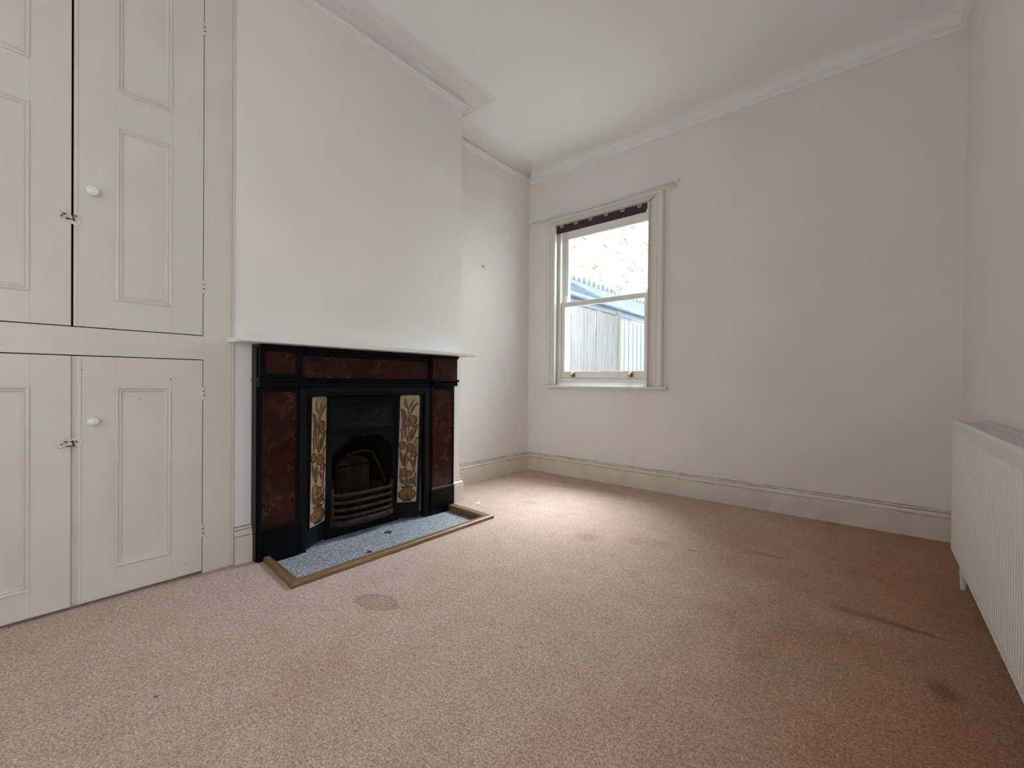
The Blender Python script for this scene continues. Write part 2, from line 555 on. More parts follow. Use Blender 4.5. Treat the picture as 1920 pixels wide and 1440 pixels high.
bm = bmesh.new()
FY0, FY1, FZ = 1.03, 1.875, 0.90
box(bm, XC - .1, XC, YC0, FY0, 0, ZC)
box(bm, XC - .1, XC, FY1, YC1, 0, ZC)
box(bm, XC - .1, XC, FY0, FY1, FZ, ZC)
box(bm, XA, XC - .1, YC1 - .1, YC1, 0, ZC)
box(bm, XA, XC - .1, YC0, YC0 + .1, 0, ZC)
S('wall_chimney', bm, M_wall, 'white chimney breast rising above the black fireplace', 'wall')

# wall behind the camera, and the added, unseen glazed door in the right-hand wall
bm = bmesh.new()
QX0, QX1, QZ0, QZ1 = -1.35, -0.15, 0.85, 2.25
box(bm, XA - .1, QX0, YF - .1, YF, -.1, ZC + .1)
box(bm, QX1, XR + .1, YF - .1, YF, -.1, ZC + .1)
box(bm, QX0, QX1, YF - .1, YF, -.1, QZ0)
box(bm, QX0, QX1, YF - .1, YF, QZ1, ZC + .1)
S('wall_front', bm, M_wall, 'off-white wall behind the viewer with an added window', 'wall')
w2 = thing('added_rear_window', 'added unseen white window in the wall behind the viewer', 'window', (-0.75, YF - .05, QZ0), 'structure')  # window added out of view to let in light from behind
bm = bmesh.new()
sweep(bm, [(QX0, QZ0), (QX1, QZ0), (QX1, QZ1), (QX0, QZ1)], [(0, -.04), (0, .04), (.05, .04), (.05, -.04)], True, Vector((0, YF - .05, 0)), X_, Z_, Y_)
link('frame', bm, M_winpaint, w2)
bm = bmesh.new()
box(bm, QX0, QX1, YF - .054, YF - .048, QZ0, QZ1)
link('glass_pane', bm, M_glass, w2)
d1 = thing('added_glazed_door', 'added unseen white glazed door in the radiator wall behind the viewer', 'door', (XR + .05, (DY0 + DY1) / 2, 0), 'structure')
bm = bmesh.new()
sweep(bm, [(DY0, 0.0), (DY1, 0.0), (DY1, DZ1), (DY0, DZ1)], [(0, -.02), (0, .02), (.07, .02), (.07, -.02)], True, Vector((XR + .05, 0, 0)), Y_, Z_, X_)
box(bm, XR + .03, XR + .07, DY0, DY1, .90, .94)
box(bm, XR + .04, XR + .06, DY0, DY1, 0, .2)
link('frame', bm, M_winpaint, d1)
bm = bmesh.new()
box(bm, XR + .048, XR + .052, DY0 + .06, DY1 - .06, .05, DZ1 - .06)
link('glass_pane', bm, M_glass, d1)

# ------------------------------------------------------------------ cornice and skirting
room = [(XC, YF), (XR, YF), (XR, YW), (XA, YW), (XA, YC1), (XC, YC1)]
corn = [(0, -.100), (.012, -.100), (.014, -.097), (.014, -.089), (.021, -.087), (.023, -.083), (.023, -.077), (.032, -.075), (.035, -.070), (.034, -.066),
        (.030, -.064), (.006, -.062), (.004, -.050), (.007, -.034), (.016, -.020), (.030, -.0115), (.046, -.0095), (.047, -.014), (.058, -.014), (.059, -.009),
        (.076, -.008), (.077, -.012), (.088, -.012), (.089, -.007), (.104, -.0065), (.105, -.0105), (.114, -.0105), (.115, -.006),
        (.130, -.0055), (.131, -.009), (.140, -.009), (.141, -.0045), (.158, -.004), (.159, -.008), (.182, -.007), (.190, 0)]
plain = corn[:10] + [(.031, -.064), (.030, -.058), (.034, -.046), (.044, -.034), (.060, -.022), (.082, -.012), (.110, -.005), (.145, -.001), (.190, 0)]
lab = ['moulded plaster cornice over the wall behind the viewer', 'plain cove cornice above the radiator wall', 'thin cornice line above the window wall',
       'reeded plaster cornice above the alcove', 'short reeded cornice return at the side of the chimney breast', 'reeded plaster cornice above chimney breast and cupboard']
for i in range(6):
    bm = bmesh.new()
    # the window and radiator walls carry a plainer section: the same bed mould under a smooth plaster cove
    sweep(bm, room, (plain if i in (1, 2) else corn) + [(0, 0)], True, Vector((0, 0, ZC)), X_, Y_, Z_, segs=[i])
    S('trim_%d' % (i + 1), bm, M_ceil if i in (1, 2) else M_cornice, lab[i], 'cornice')

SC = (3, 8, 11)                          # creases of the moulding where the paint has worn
skirt = [(0, 0), (.024, 0), (.024, .128), (.018, .131), (.018, .134), (.021, .138), (.021, .146), (.014, .152), (.012, .160), (.012, .165), (.008, .167), (.008, .175), (0, .178)]
bm = bmesh.new(); sweep(bm, room, skirt, True, O0, X_, Y_, Z_, scuffed=SC, segs=[3]); S('baseboard_left', bm, [M_gloss2, M_scuff], 'cream skirting board along the alcove wall', 'skirting board')
bm = bmesh.new(); sweep(bm, room, skirt, True, O0, X_, Y_, Z_, scuffed=SC, segs=[2]); S('baseboard_back', bm, [M_gloss2, M_scuff], 'cream skirting board below the window with scuffed top edge', 'skirting board')
bm = bmesh.new(); sweep(bm, room, skirt, True, O0, X_, Y_, Z_, scuffed=SC, segs=[1]); S('baseboard_right', bm, [M_gloss2, M_scuff], 'cream skirting board behind the radiator', 'skirting board')
bm = bmesh.new(); sweep(bm, room, skirt, True, O0, X_, Y_, Z_, scuffed=SC, segs=[0]); S('baseboard_front', bm, [M_gloss2, M_scuff], 'cream skirting board on the wall behind the viewer', 'skirting board')
bm = bmesh.new()
ret = [(XA, YC1), (XC, YC1), (XC, 2.135)]
sweep(bm, ret, skirt, False, O0, X_, Y_, Z_, scuffed=SC)
S('baseboard_chimney', bm, [M_gloss2, M_scuff], 'cream skirting return at the corner of the chimney breast', 'skirting board')
bm = bmesh.new()
sweep(bm, [(XC, 0.812), (XC, 0.737)], skirt, False, O0, X_, Y_, Z_, scuffed=SC)
S('baseboard_strip', bm, [M_gloss2, M_scuff], 'short piece of cream skirting between cupboard and fireplace', 'skirting board')

# ------------------------------------------------------------------ built-in cupboard
XD = -2.371                                # door face plane
cup = thing('built_in_cupboard', 'tall cream painted alcove cupboard with four panelled doors beside the fireplace', 'cupboard', (XD, 0.19, 0))
bm = bmesh.new()
CY0, CY1 = -0.36, 0.735
DL0, DL1, DR0, DR1 = -0.236, 0.181, 0.199, 0.6065
box(bm, XD - .026, XD, DR1 + .003, CY1 - .012, 0, ZC - .06, .0008)          # right stile
box(bm, XD - .026, XD, CY0, DL0 - .003, 0, ZC - .06, .0008)                 # left stile
box(bm, XD - .026, XD, DL0 - .003, DR1 + .003, .988, 1.096, .0008)         # mid rail
box(bm, XD - .026, XD, DL0 - .003, DR1 + .003, 2.78, ZC - .06, .0008)      # top rail
box(bm, XD - .050, XD - .030, DL0 - .003, DR1 + .003, 0, .010)             # floor strip
# staff bead down the right edge
for k, (y0, y1, dx) in enumerate(((CY1 - .012, CY1 - .0095, -.003), (CY1 - .0095, CY1 - .002, .004))):
    box(bm, XD - .026, XD + dx, y0, y1, 0, ZC - .08, .0015 if k else 0, seg=2)
link('face_frame', bm, M_gloss, cup)
bm = bmesh.new()
box(bm, XA, XA + .01, CY0, CY1, 0, ZC - .1)
box(bm, XA, XD - .03, CY1 - .03, CY1 - .02, 0, ZC - .1)
box(bm, XA, XD - .03, CY0, CY0 + .01, 0, ZC - .1)
box(bm, XA, XD - .05, CY0, CY1, 1.0, 1.02)
link('carcass', bm, M_dark, cup)

mould = [(0, -.001), (0, .0035), (.004, .0055), (.007, .0048), (.009, .001), (.012, -.0015), (.013, .0008), (.016, .0012), (.019, -.003), (.022, -.0075)]
def door(y0, y1, z0, z1, panels, py0, py1, label, bead=None, chips=()):
    """stiles and rails with sunk moulded panels"""
    bm = bmesh.new()
    xb = XD - .022
    box(bm, xb, XD, y0, py0, z0, z1, .0006)
    box(bm, xb, XD, py1, y1, z0, z1, .0006)
    zs = [z0] + [v for p in panels for v in p] + [z1]
    for k in range(0, len(zs), 2):
        box(bm, xb, XD - .0003, py0, py1, zs[k], zs[k + 1], .0005)
    for (a, b_) in panels:
        box(bm, xb + .004, XD - .008, py0 - .005, py1 + .005, a - .005, b_ + .005)
        sweep(bm, [(py0, a), (py1, a), (py1, b_), (py0, b_)], mould, True, Vector((XD, 0, 0)), Y_, Z_, X_, caps=False)
    if bead is not None:
        box(bm, XD - .004, XD + .0035, bead, bead + .011, z0, z1, .0028, seg=3)
    for (cy, cz, r) in chips:
        vs = [bm.verts.new(Vector((XD + .0006, cy + r * (0.7 + .5 * random.random()) * math.cos(t), cz + r * (0.7 + .5 * random.random()) * math.sin(t)))) for t in [k * math.pi / 4 for k in range(8)]]
        bm.faces.new(vs).material_index = 1
    o = link('door', bm, [M_gloss, M_chip], cup)
    return o

ZL0, ZL1, ZU0, ZU1 = .014, .984, 1.100, 2.776
dlr = door(DR0, DR1, ZL0, ZL1, [(.126, .863)], .309, .491, '', DR0, [(.489, .896, .0035), (.385, .813, .002), (.558, .371, .002), (.545, .065, .002), (.21, .93, .003), (.207, .80, .003), (.203, .62, .005)])
dll = door(DL0, DL1, ZL0, ZL1, [(.111, .867)], -.113, .075, '')
dur = door(.1875, DR1, ZU0, ZU1, [(1.216, 1.926), (2.066, 2.66)], .309, .492, '', .1875)
dul = door(DL0, DL1, ZU0, ZU1, [(1.216, 1.911), (2.066, 2.66)], -.117, .074, '')

# rebate strip seen in the gap of the lower doors
bm = bmesh.new()
box(bm, XD - .022, XD - .011, DL1 - .002, DR0 + .002, ZL0, ZL1)
link('door_rebate', bm, M_gloss, dlr)

def knob(door_, y, z, r, sb):
    bm = bmesh.new()
    prof = [(r * .62, 0), (r * .62, .003), (r * .38, .006), (r * .36, .014), (r * .75, .019), (r * .98, .025), (r, .031), (r * .86, .037), (r * .5, .041), (r * .12, .0425)]
    lathe(bm, prof, Vector((XD, y, z)), Y_, Z_, X_, 24, sb=sb)
    return link('knob', bm, M_knob, door_, smooth=True)
knob(dur, .236, 1.630, .020, 1.0)
knob(dlr, .240, .728, .0195, .82)

# painted-over turn catches bridging the gaps
def catch(y, z, rot, parent, sc_=1.0):
    bm = bmesh.new()
    lathe(bm, [(.020, -.001), (.020, .0015), (.016, .0035), (.006, .0045)], Vector((XD, y + .012, z)), Y_, Z_, X_, 24, sb=1.0)   # rose on the right door
    a = len(bm.verts)
    box(bm, XD, XD + .007, y - .040, y - .012, z - .007, z + .006, .002)
    box(bm, XD + .002, XD + .011, y - .020, y + .006, z - .005, z + .005, .002)
    bm.verts.ensure_lookup_table()
    bmesh.ops.rotate(bm, cent=Vector((XD, y, z)), matrix=Matrix.Rotation(rot, 3, 'X'), verts=[v for v in bm.verts])
    for (dy, dz, ry, rz) in ((-.001, .007, .005, .005), (.001, -.002, .003, .008), (.003, -.010, .004, .004), (-.012, -.009, .008, .002), (-.020, .008, .007, .0015), (.009, .006, .003, .003), (-.030, -.002, .002, .003)):
        vs = [bm.verts.new(Vector((XD + .0125, y + dy + ry * (0.7 + .5 * random.random()) * math.cos(t), z + dz + rz * (0.7 + .5 * random.random()) * math.sin(t)))) for t in [k * math.pi / 4 for k in range(8)]]
        vb = [bm.verts.new(Vector((XD + .001, v.co.y, v.co.z))) for v in vs]
        bm.faces.new(vs).material_index = 1
        for k in range(8):
            bm.faces.new((vs[k], vs[(k + 1) % 8], vb[(k + 1) % 8], vb[k])).material_index = 1
    return link('turn_catch', bm, [M_gloss, M_chip], parent)
catch(.184, 1.516, R(-38), dul)
catch(.186, .646, R(14), dll)

def hinge(parent, z):
    bm = bmesh.new()
    y = DR1 + .0015
    for k in range(3):
        z0 = z - .028 + k * .0195
        lathe(bm, [(.0045, 0), (.0045, .0170)], Vector((XD + .002, y, z0)), X_, Y_, Z_, 10)
        if k < 2:
            box(bm, XD + .001, XD + .0072, y - .0035, y + .0035, z0 + .0165, z0 + .0200, 0, 1)
    box(bm, XD - .001, XD + .0012, y - .010, y + .008, z - .028, z + .028, .0005)
    return link('hinge', bm, [M_gloss, M_chip], parent)
hinge(dur, 1.322)
hinge(dur, 2.50)
hinge(dlr, .832)
hinge(dlr, .198)

# ------------------------------------------------------------------ fire surround (slate mantelpiece)
HZ = -.02                                  # level of the sunken hearth
XP = -2.30                                 # plinth front
mp = thing('mantelpiece', 'black slate fire surround with dark red marbled panels and white painted shelf', 'fireplace surround', (XC, 1.46, HZ))
bm = bmesh.new()
shz0, shz1 = 1.073, 1.096
box(bm, XC + .010, -2.182, .703, 2.218, shz0, shz1, .004, seg=2)
box(bm, XC + .0, -2.30, .737, 2.218, shz0 + .0005, shz1 - .0005)
link('shelf', bm, M_mantel, mp)['label'] = 'white painted mantel shelf'
# bed mould under the shelf and back plate
bm = bmesh.new()
box(bm, XC, XC + .012, .790, 2.140, HZ, 1.071)                                # side slips of slate against the wall (outer edge)
bmesh.ops.delete(bm, geom=list(bm.verts), context='VERTS')
box(bm, XC + .001, XP - .012, .812, 1.020, HZ, 1.055, .001)
box(bm, XC + .001, XP - .012, 1.885, 2.112, HZ, 1.055, .001)
box(bm, XC + .001, -2.322, 1.020, 1.885, .866, 1.055, .001)
box(bm, XC + .001, -2.272, .812, 2.118, 1.055, 1.072, .002)
box(bm, XC + .001, -2.300, 1.010, 1.890, .862, .885, .003)                  # lower moulding of the frieze
box(bm, XC + .001, -2.308, 1.010, 1.890, .885, .905, .003)
box(bm, XC + .001, -2.308, 1.010, 1.890, 1.030, 1.055, .003)
link('slate_body', bm, M_slate, mp)
bm = bmesh.new()
box(bm, -2.323, -2.3185, 1.03, 1.875, .908, 1.027, .001)
link('frieze_panel', bm, M_marble, mp)['label'] = 'dark red marbled frieze panel'
for s, (y0, y1) in enumerate(((.818, 1.016), (1.898, 2.108))):
    bm = bmesh.new()
    pw = XP - .012
    # pilaster frame round the sunk marbled panel
    fy = .018
    box(bm, pw - .002, pw + .008, y0 + .002, y0 + fy, .165, .860, .003)
    box(bm, pw - .002, pw + .008, y1 - fy, y1 - .002, .165, .860, .003)
    box(bm, pw - .002, pw + .008, y0 + fy, y1 - fy, .835, .860, .003)
    pil = link('pilaster', bm, M_slate, mp)
    bm = bmesh.new()
    box(bm, pw - .001, pw + .0025, y0 + fy, y1 - fy, .165, .835)
    link('marble_panel', bm, M_marble, pil)['label'] = 'dark red marbled pilaster panel'
    bm = bmesh.new()
    box(bm, XC + .001, XP, y0, y1, HZ, .145, .002)
    sweep(bm, [(XC + .001, y0), (XP, y0), (XP, y1), (XC + .001, y1)][::-1], [(.001, .145), (.001, .150), (-.006, .160), (-.0105, .165), (-.03, .165)], False, O0, X_, Y_, Z_)
    link('plinth', bm, M_slate, pil)
    bm = bmesh.new()
    box(bm, XC + .001, -2.268, y0 - .010, y1 + .012, .892, .908, .005, seg=2)
    box(bm, XC + .001, -2.280, y0 - .004, y1 + .006, .862, .892, .004, seg=2)
    link('capital', bm, M_slate, pil)
    bm = bmesh.new()
    box(bm, XC + .001, -2.285, y0, y1 + .006, .908, 1.056, .0015)
    bl = link('corner_block', bm, M_slate if s == 0 else M_marble, pil)
    if s == 0:
        bm = bmesh.new()
        box(bm, -2.286, -2.2835, y0 + .03, y1 - .03, .93, 1.035)
        link('block_inlay', bm, M_marble, pil)

# ------------------------------------------------------------------ cast iron tiled insert
ins = thing('fireplace_insert', 'black cast iron fireplace insert with splayed floral tile cheeks', 'fireplace', (-2.40, 1.45, HZ))
XI = -2.318
bm = bmesh.new()
# outer rim
sweep(bm, [(1.022, HZ), (1.022, .860), (1.884, .860), (1.884, HZ)][::-1], [(0, -.03), (0, .006), (.006, .010), (.030, .010), (.036, .004), (.038, -.03)], False, Vector((XI, 0, 0)), Y_, Z_, X_)
box(bm, XI - .012, XI + .003, 1.05, 1.86, .812, .835, .002)
link('frame', bm, M_iron, ins)

def quad(bm, pts, mi=0):
    f = bm.faces.new([bm.verts.new(Vector(p)) for p in pts])
    f.material_index = mi
XB = -2.40
bm = bmesh.new()
arch = [(1.243, HZ), (1.243, .450), (1.268, .478), (1.300, .497), (1.335, .528), (1.362, .553), (1.395, .560), (1.44, .558), (1.452, .550), (1.464, .557), (1.51, .560), (1.546, .560), (1.580, .538), (1.612, .508), (1.642, .478), (1.656, .445), (1.656, HZ)]
# face plate: left and right of the opening, and the head over it
quad(bm, [(XB, 1.212, HZ), (XB, 1.243, HZ), (XB, 1.243, .45), (XB, 1.212, .45)])
quad(bm, [(XB, 1.656, HZ), (XB, 1.687, HZ), (XB, 1.687, .445), (XB, 1.656, .445)])
top = .62
for k in range(1, len(arch) - 2):
    a, b_ = arch[k], arch[k + 1]
    quad(bm, [(XB, a[0], a[1]), (XB, b_[0], b_[1]), (XB, b_[0], top), (XB, a[0], top)])
quad(bm, [(XB, 1.212, .45), (XB, 1.243, .45), (XB, 1.243, top), (XB, 1.212, top)])
quad(bm, [(XB, 1.656, .445), (XB, 1.687, .445), (XB, 1.687, top), (XB, 1.656, top)])
for k in range(len(arch) - 1):           # thickness of the arch edge
    a, b_ = arch[k], arch[k + 1]
    quad(bm, [(XB, *a), (XB, *b_), (XB - .022, *b_), (XB - .022, *a)])
# raised bead around the arch
tube(bm, [(XB + .002, y, z + .008) for y, z in arch[1:-1]], .005, 8)
quad(bm, [(XB, 1.212, .62), (XB, 1.687, .62), (XB, 1.687, .815), (XB, 1.212, .815)])
link('face_plate', bm, M_iron, ins)
bm = bmesh.new()
# canopy, gently bowed, with oval relief
ys = [1.236 + k * (1.664 - 1.236) / 16 for k in range(17)]
def bow(y, z):
    t = (y - 1.45) / .214
    return XB + .004 + .030 * math.sqrt(max(0, 1 - t * t)) * (1 - ((z - .62) / .19) * .75)
zs = [.612, .622, .64, .68, .73, .80]
for i in range(16):
    for j in range(5):
        quad(bm, [(bow(ys[i], zs[j]) + (.006 if j == 0 else 0), ys[i], zs[j]), (bow(ys[i + 1], zs[j]) + (.006 if j == 0 else 0), ys[i + 1], zs[j]), (bow(ys[i + 1], zs[j + 1]), ys[i + 1], zs[j + 1]), (bow(ys[i], zs[j + 1]), ys[i], zs[j + 1])])
bmesh.ops.remove_doubles(bm, verts=bm.verts, dist=1e-5)
for (ry, rz, rr) in ((.105, .052, .004), (.060, .028, .003)):
    tube(bm, [(bow(1.45 + ry * math.cos(t), .71 + rz * math.sin(t)) + .001, 1.45 + ry * math.cos(t), .71 + rz * math.sin(t)) for t in [k * 2 * math.pi / 28 for k in range(29)]], rr, 6)
for k in range(7):
    t = math.pi * k / 6
    tube(bm, [(bow(1.45, .70) + .001, 1.45, .70), (bow(1.45 + .05 * math.cos(t), .70 + .03 * math.sin(t)) + .003, 1.45 + .05 * math.cos(t), .70 + .03 * math.sin(t))], .003, 6)
tube(bm, [(bow(y, .616) + .010, y, .616) for y in ys], .006, 8)
link('canopy', bm, M_iron, ins, smooth=True)

# splayed cheeks: iron frame then the tile column
def ell(cx, cy, rx, ry, rot=0, n=14):
    c, s = math.cos(rot), math.sin(rot)
    return [(cx + rx * math.cos(t) * c - ry * math.sin(t) * s, cy + (rx * math.cos(t) * s + ry * math.sin(t) * c)) for t in [2 * math.pi * k / n for k in range(n)]]
AR = 5.2                                   # height / width of the tile column
def stroke(pts, w0, w1=None):
    w1 = w0 if w1 is None else w1
    L, Rr = [], []
    n = len(pts)
    for i in range(n):
        a = pts[max(0, i - 1)]; b_ = pts[min(n - 1, i + 1)]
        dx, dy = b_[0] - a[0], (b_[1] - a[1]) * AR
        l = math.hypot(dx, dy) or 1
        nx, ny = -dy / l, dx / l
        t = i / (n - 1)
        ww = (w0 + (w1 - w0) * t) * 1.25
        L.append((pts[i][0] + nx * ww, pts[i][1] + ny * ww / AR))
        Rr.append((pts[i][0] - nx * ww, pts[i][1] - ny * ww / AR))
    return L + Rr[::-1]
def bez(p0, p1, p2, n=8):
    return [((1 - t) ** 2 * p0[0] + 2 * t * (1 - t) * p1[0] + t * t * p2[0], (1 - t) ** 2 * p0[1] + 2 * t * (1 - t) * p1[1] + t * t * p2[1]) for t in [k / n for k in range(n + 1)]]
def leaf(p0, p1, p2, wd, n=10):
    c = bez(p0, p1, p2, n)
    L, Rr = [], []
    for i in range(n + 1):
        a = c[max(0, i - 1)]; b_ = c[min(n, i + 1)]
        dx, dy = b_[0] - a[0], (b_[1] - a[1]) * AR
        l = math.hypot(dx, dy) or 1
        ww = 1.25 * wd * math.sin(math.pi * min(1, (i + .3) / (n + .3))) ** .7
        L.append((c[i][0] - dy / l * ww, c[i][1] + dx / l * ww / AR))
        Rr.append((c[i][0] + dy / l * ww, c[i][1] - dx / l * ww / AR))
    return L + Rr[::-1]
def flower(cx, cy, r):
    r *= 1.15
    out = [(ell(cx, cy, r * 1.08, r * 1.08 / AR), 2)]
    for k in range(5):
        t = k * 2 * math.pi / 5 + .5
        out.append((ell(cx + r * .5 * math.cos(t), cy + r * .5 * math.sin(t) / AR, r * .42, r * .42 / AR, 0, 9), 4 if k % 2 else 1))
    out.append((ell(cx, cy, r * .28, r * .28 / AR, 0, 9), 5))
    return out
# (polygon in u,v with v down, material index): 0 cream 1 brown 2 dark 3 green 4 ochre 5 orange
ART = []
ART += [(leaf((.42, .125), (.22, .09), (.27, .02), .075), 1), (leaf((.46, .13), (.55, .09), (.72, .035), .055), 1)]
ART += [(stroke(bez((.42, .125), (.47, .15), (.40, .30)), .022), 2), (stroke(bez((.25, .105), (.40, .12), (.47, .14)), .018), 2)]
ART += [(leaf((.56, .19), (.62, .10), (.97, .07), .06), 3)]
ART += [(leaf((.05, .125), (.30, .16), (.30, .40), .11), 3), (leaf((.20, .18), (.33, .24), (.36, .38), .04), 2)]
ART += flower(.68, .232, .19) + flower(.38, .262, .15)
ART += [(leaf((.52, .29), (.66, .26), (.82, .315), .075), 1), (leaf((.62, .32), (.63, .37), (.56, .43), .085), 1)]
ART += [(stroke(bez((.50, .27), (.44, .36), (.47, .47)), .022), 2), (stroke(bez((.72, .30), (.62, .36), (.54, .44)), .022), 2)]
ART += [(leaf((.98, .265), (.80, .33), (.66, .43), .06), 3), (leaf((.97, .39), (.86, .42), (.76, .47), .06), 1)]
ART += [(leaf((.05, .31), (.16, .36), (.24, .42), .05), 1)]
ART += flower(.17, .470, .17) + flower(.60, .497, .19) + flower(.76, .555, .13)
ART += [(leaf((.05, .52), (.20, .58), (.28, .67), .085), 3), (stroke(bez((.35, .54), (.27, .60), (.36, .68)), .025), 2)]
ART += [(leaf((.38, .66), (.52, .56), (.66, .62), .07), 1), (leaf((.66, .60), (.88, .66), (.78, .73), .07), 1)]
ART += [(stroke(bez((.98, .545), (.80, .60), (.86, .66)), .03), 2), (leaf((.50, .56), (.44, .60), (.42, .67), .05), 4)]
ART += flower(.30, .725, .18) + flower(.60, .735, .13)
ART += [(leaf((.48, .85), (.20, .82), (.06, .74), .05), 3), (leaf((.48, .85), (.36, .80), (.22, .77), .05), 1), (leaf((.50, .85), (.50, .80), (.44, .75), .05), 3),
        (leaf((.52, .85), (.62, .80), (.66, .76), .05), 1), (leaf((.52, .85), (.80, .82), (.96, .73), .055), 3), (stroke(bez((.72, .83), (.95, .79), (.93, .86)), .025), 2)]
ART += [([(.16, .850), (.84, .850), (.80, .868), (.20, .868)], 2)]
ART += [([(.24, .868), (.76, .868), (.78, .885), (.93, .900), (.97, .925), (.93, .955), (.74, .978), (.72, .992), (.28, .992), (.26, .978), (.07, .955), (.03, .925), (.07, .900), (.22, .885)], 2),
        ([(.28, .870), (.72, .870), (.74, .888), (.88, .903), (.91, .925), (.87, .950), (.70, .972), (.30, .972), (.13, .950), (.09, .925), (.12, .903), (.26, .888)], 1),
        (ell(.5, .925, .30, .021), 4), (ell(.30, .928, .035, .007), 2), (ell(.50, .928, .035, .007), 2), (ell(.70, .928, .035, .007), 2)]
for (a_, b2_, c2_, w_, m_) in (((.44, .44), (.30, .36), (.34, .28), .035, 1), ((.56, .44), (.70, .38), (.66, .33), .035, 3), ((.10, .44), (.20, .34), (.10, .24), .03, 2),
                             ((.30, .64), (.44, .56), (.40, .50), .04, 1), ((.70, .66), (.58, .60), (.64, .56), .035, 3), ((.90, .56), (.86, .50), (.92, .44), .04, 1),
                             ((.20, .84), (.10, .76), (.14, .66), .04, 1), ((.86, .84), (.92, .78), (.86, .70), .04, 3), ((.44, .80), (.40, .74), (.46, .68), .05, 1),
                             ((.10, .60), (.14, .56), (.06, .50), .035, 2), ((.80, .36), (.88, .30), (.84, .24), .03, 2), ((.52, .24), (.56, .20), (.50, .15), .03, 1),
                             ((.62, .84), (.70, .80), (.80, .76), .035, 2), ((.36, .84), (.28, .80), (.24, .76), .03, 2)):
    ART.insert(8, (leaf(a_, b2_, c2_, w_), m_))
for v in (.2, .4, .6, .8):
    ART.append((([(0.0, v - .0012), (1.0, v - .0012), (1.0, v + .0012), (0.0, v + .0012)]), 2))

def tile_panel(pTL, pTR, pBR, pBL, label, flip):
    pTL, pTR, pBR, pBL = map(Vector, (pTL, pTR, pBR, pBL))
    nrm = (pTR - pTL).cross(pBL - pTL).normalized()
    if nrm.x < 0:
        nrm = -nrm
    def P(u, v, h):
        return (pTL * (1 - u) + pTR * u) * (1 - v) + (pBL * (1 - u) + pBR * u) * v + nrm * h
    # iron cheek around the tiles
    bm = bmesh.new()
    o_ = [(-.16, -.035), (1.16, -.035), (1.16, 1.14), (-.16, 1.14)]
    quad(bm, [P(u, v, -.004) for u, v in o_])
    for k in range(4):
        a, b_ = o_[k], o_[(k + 1) % 4]
        quad(bm, [P(*a, -.004), P(*b_, -.004), P(*b_, -.03), P(*a, -.03)])
    rim = [(-.05, .0), (-.05, 1.01), (1.05, 1.01), (1.05, .0), (.95, -.014), (.05, -.014), (-.05, .0)]
    tube(bm, [P(u, v, .001) for u, v in rim], .004, 6)
    ck = link('cheek', bm, M_iron, ins)
    bm = bmesh.new()
    body = [(0.0, .012), (.06, .003), (.16, 0), (.84, 0), (.94, .003), (1.0, .012), (1.0, 1.0), (0.0, 1.0)]
    f = bm.faces.new([bm.verts.new(P(u, v, .002)) for u, v in body])
    f.material_index = 0
    h = .0022
    for poly, mi in ART:
        h += .000010
        pts = [P(min(1, max(0, u)), min(1, max(0, v)), h) for u, v in poly]
        # triangulated fan strips keep the concave outlines clean
        vs = [bm.verts.new(p) for p in pts]
        try:
            f = bm.faces.new(vs)
            f.material_index = mi
            bmesh.ops.triangulate(bm, faces=[f])
        except ValueError:
            pass
    link('tile_column', bm, [T_cream, T_brown, T_dark, T_green, T_gold, T_orange], ck)['label'] = label
tile_panel((-2.322, 1.090, .806), (-2.390, 1.204, .806), (-2.390, 1.196, .098), (-2.322, 1.080, .098), 'glazed tiles with a pot of brown flowers on the near cheek', False)
tile_panel((-2.390, 1.706, .803), (-2.322, 1.812, .803), (-2.322, 1.787, .098), (-2.390, 1.684, .098), 'glazed tiles with a pot of brown flowers on the far cheek', False)

# firebox
bm = bmesh.new()
quad(bm, [(-2.40, 1.20, HZ), (-2.68, 1.30, HZ), (-2.68, 1.30, .9), (-2.40, 1.20, .9)])
quad(bm, [(-2.40, 1.70, HZ), (-2.68, 1.62, HZ), (-2.68, 1.62, .9), (-2.40, 1.70, .9)])
quad(bm, [(-2.68, 1.30, HZ), (-2.68, 1.62, HZ), (-2.68, 1.62, .9), (-2.68, 1.30, .9)])
quad(bm, [(-2.40, 1.20, .9), (-2.68, 1.30, .9), (-2.68, 1.62, .9), (-2.40, 1.70, .9)])
quad(bm, [(-2.40, 1.20, HZ + .001), (-2.68, 1.30, HZ + .001), (-2.68, 1.62, HZ + .001), (-2.40, 1.70, HZ + .001)])
for y0, y1 in ((1.032, 1.195), (1.705, 1.873)):
    box(bm, -2.47, -2.43, y0, y1, HZ, .895)
box(bm, -2.47, -2.43, 1.18, 1.72, .83, .895)
link('firebox', bm, M_soot, ins)
bm = bmesh.new()
# arched, ribbed fireback brick
fy0, fy1, fz1 = 1.355, 1.585, .36
box(bm, -2.60, -2.555, fy0, fy1, HZ + .06, fz1, .004)
n = 9
prev = None
for k in range(n + 1):
    t = k / n
    y = fy0 + (fy1 - fy0) * t
    z = fz1 + .055 * math.sin(math.pi * t) ** .6
    if prev:
        quad(bm, [(-2.555, prev[0], fz1 - .01), (-2.555, y, fz1 - .01), (-2.555, y, z), (-2.555, prev[0], prev[1])])
        quad(bm, [(-2.555, prev[0], prev[1]), (-2.555, y, z), (-2.60, y, z), (-2.60, prev[0], prev[1])])
    prev = (y, z)
for k in range(6):
    y = fy0 + .025 + k * .034
    tube(bm, [(-2.553, y, HZ + .07), (-2.553, y, fz1 - .01)], .008, 8)
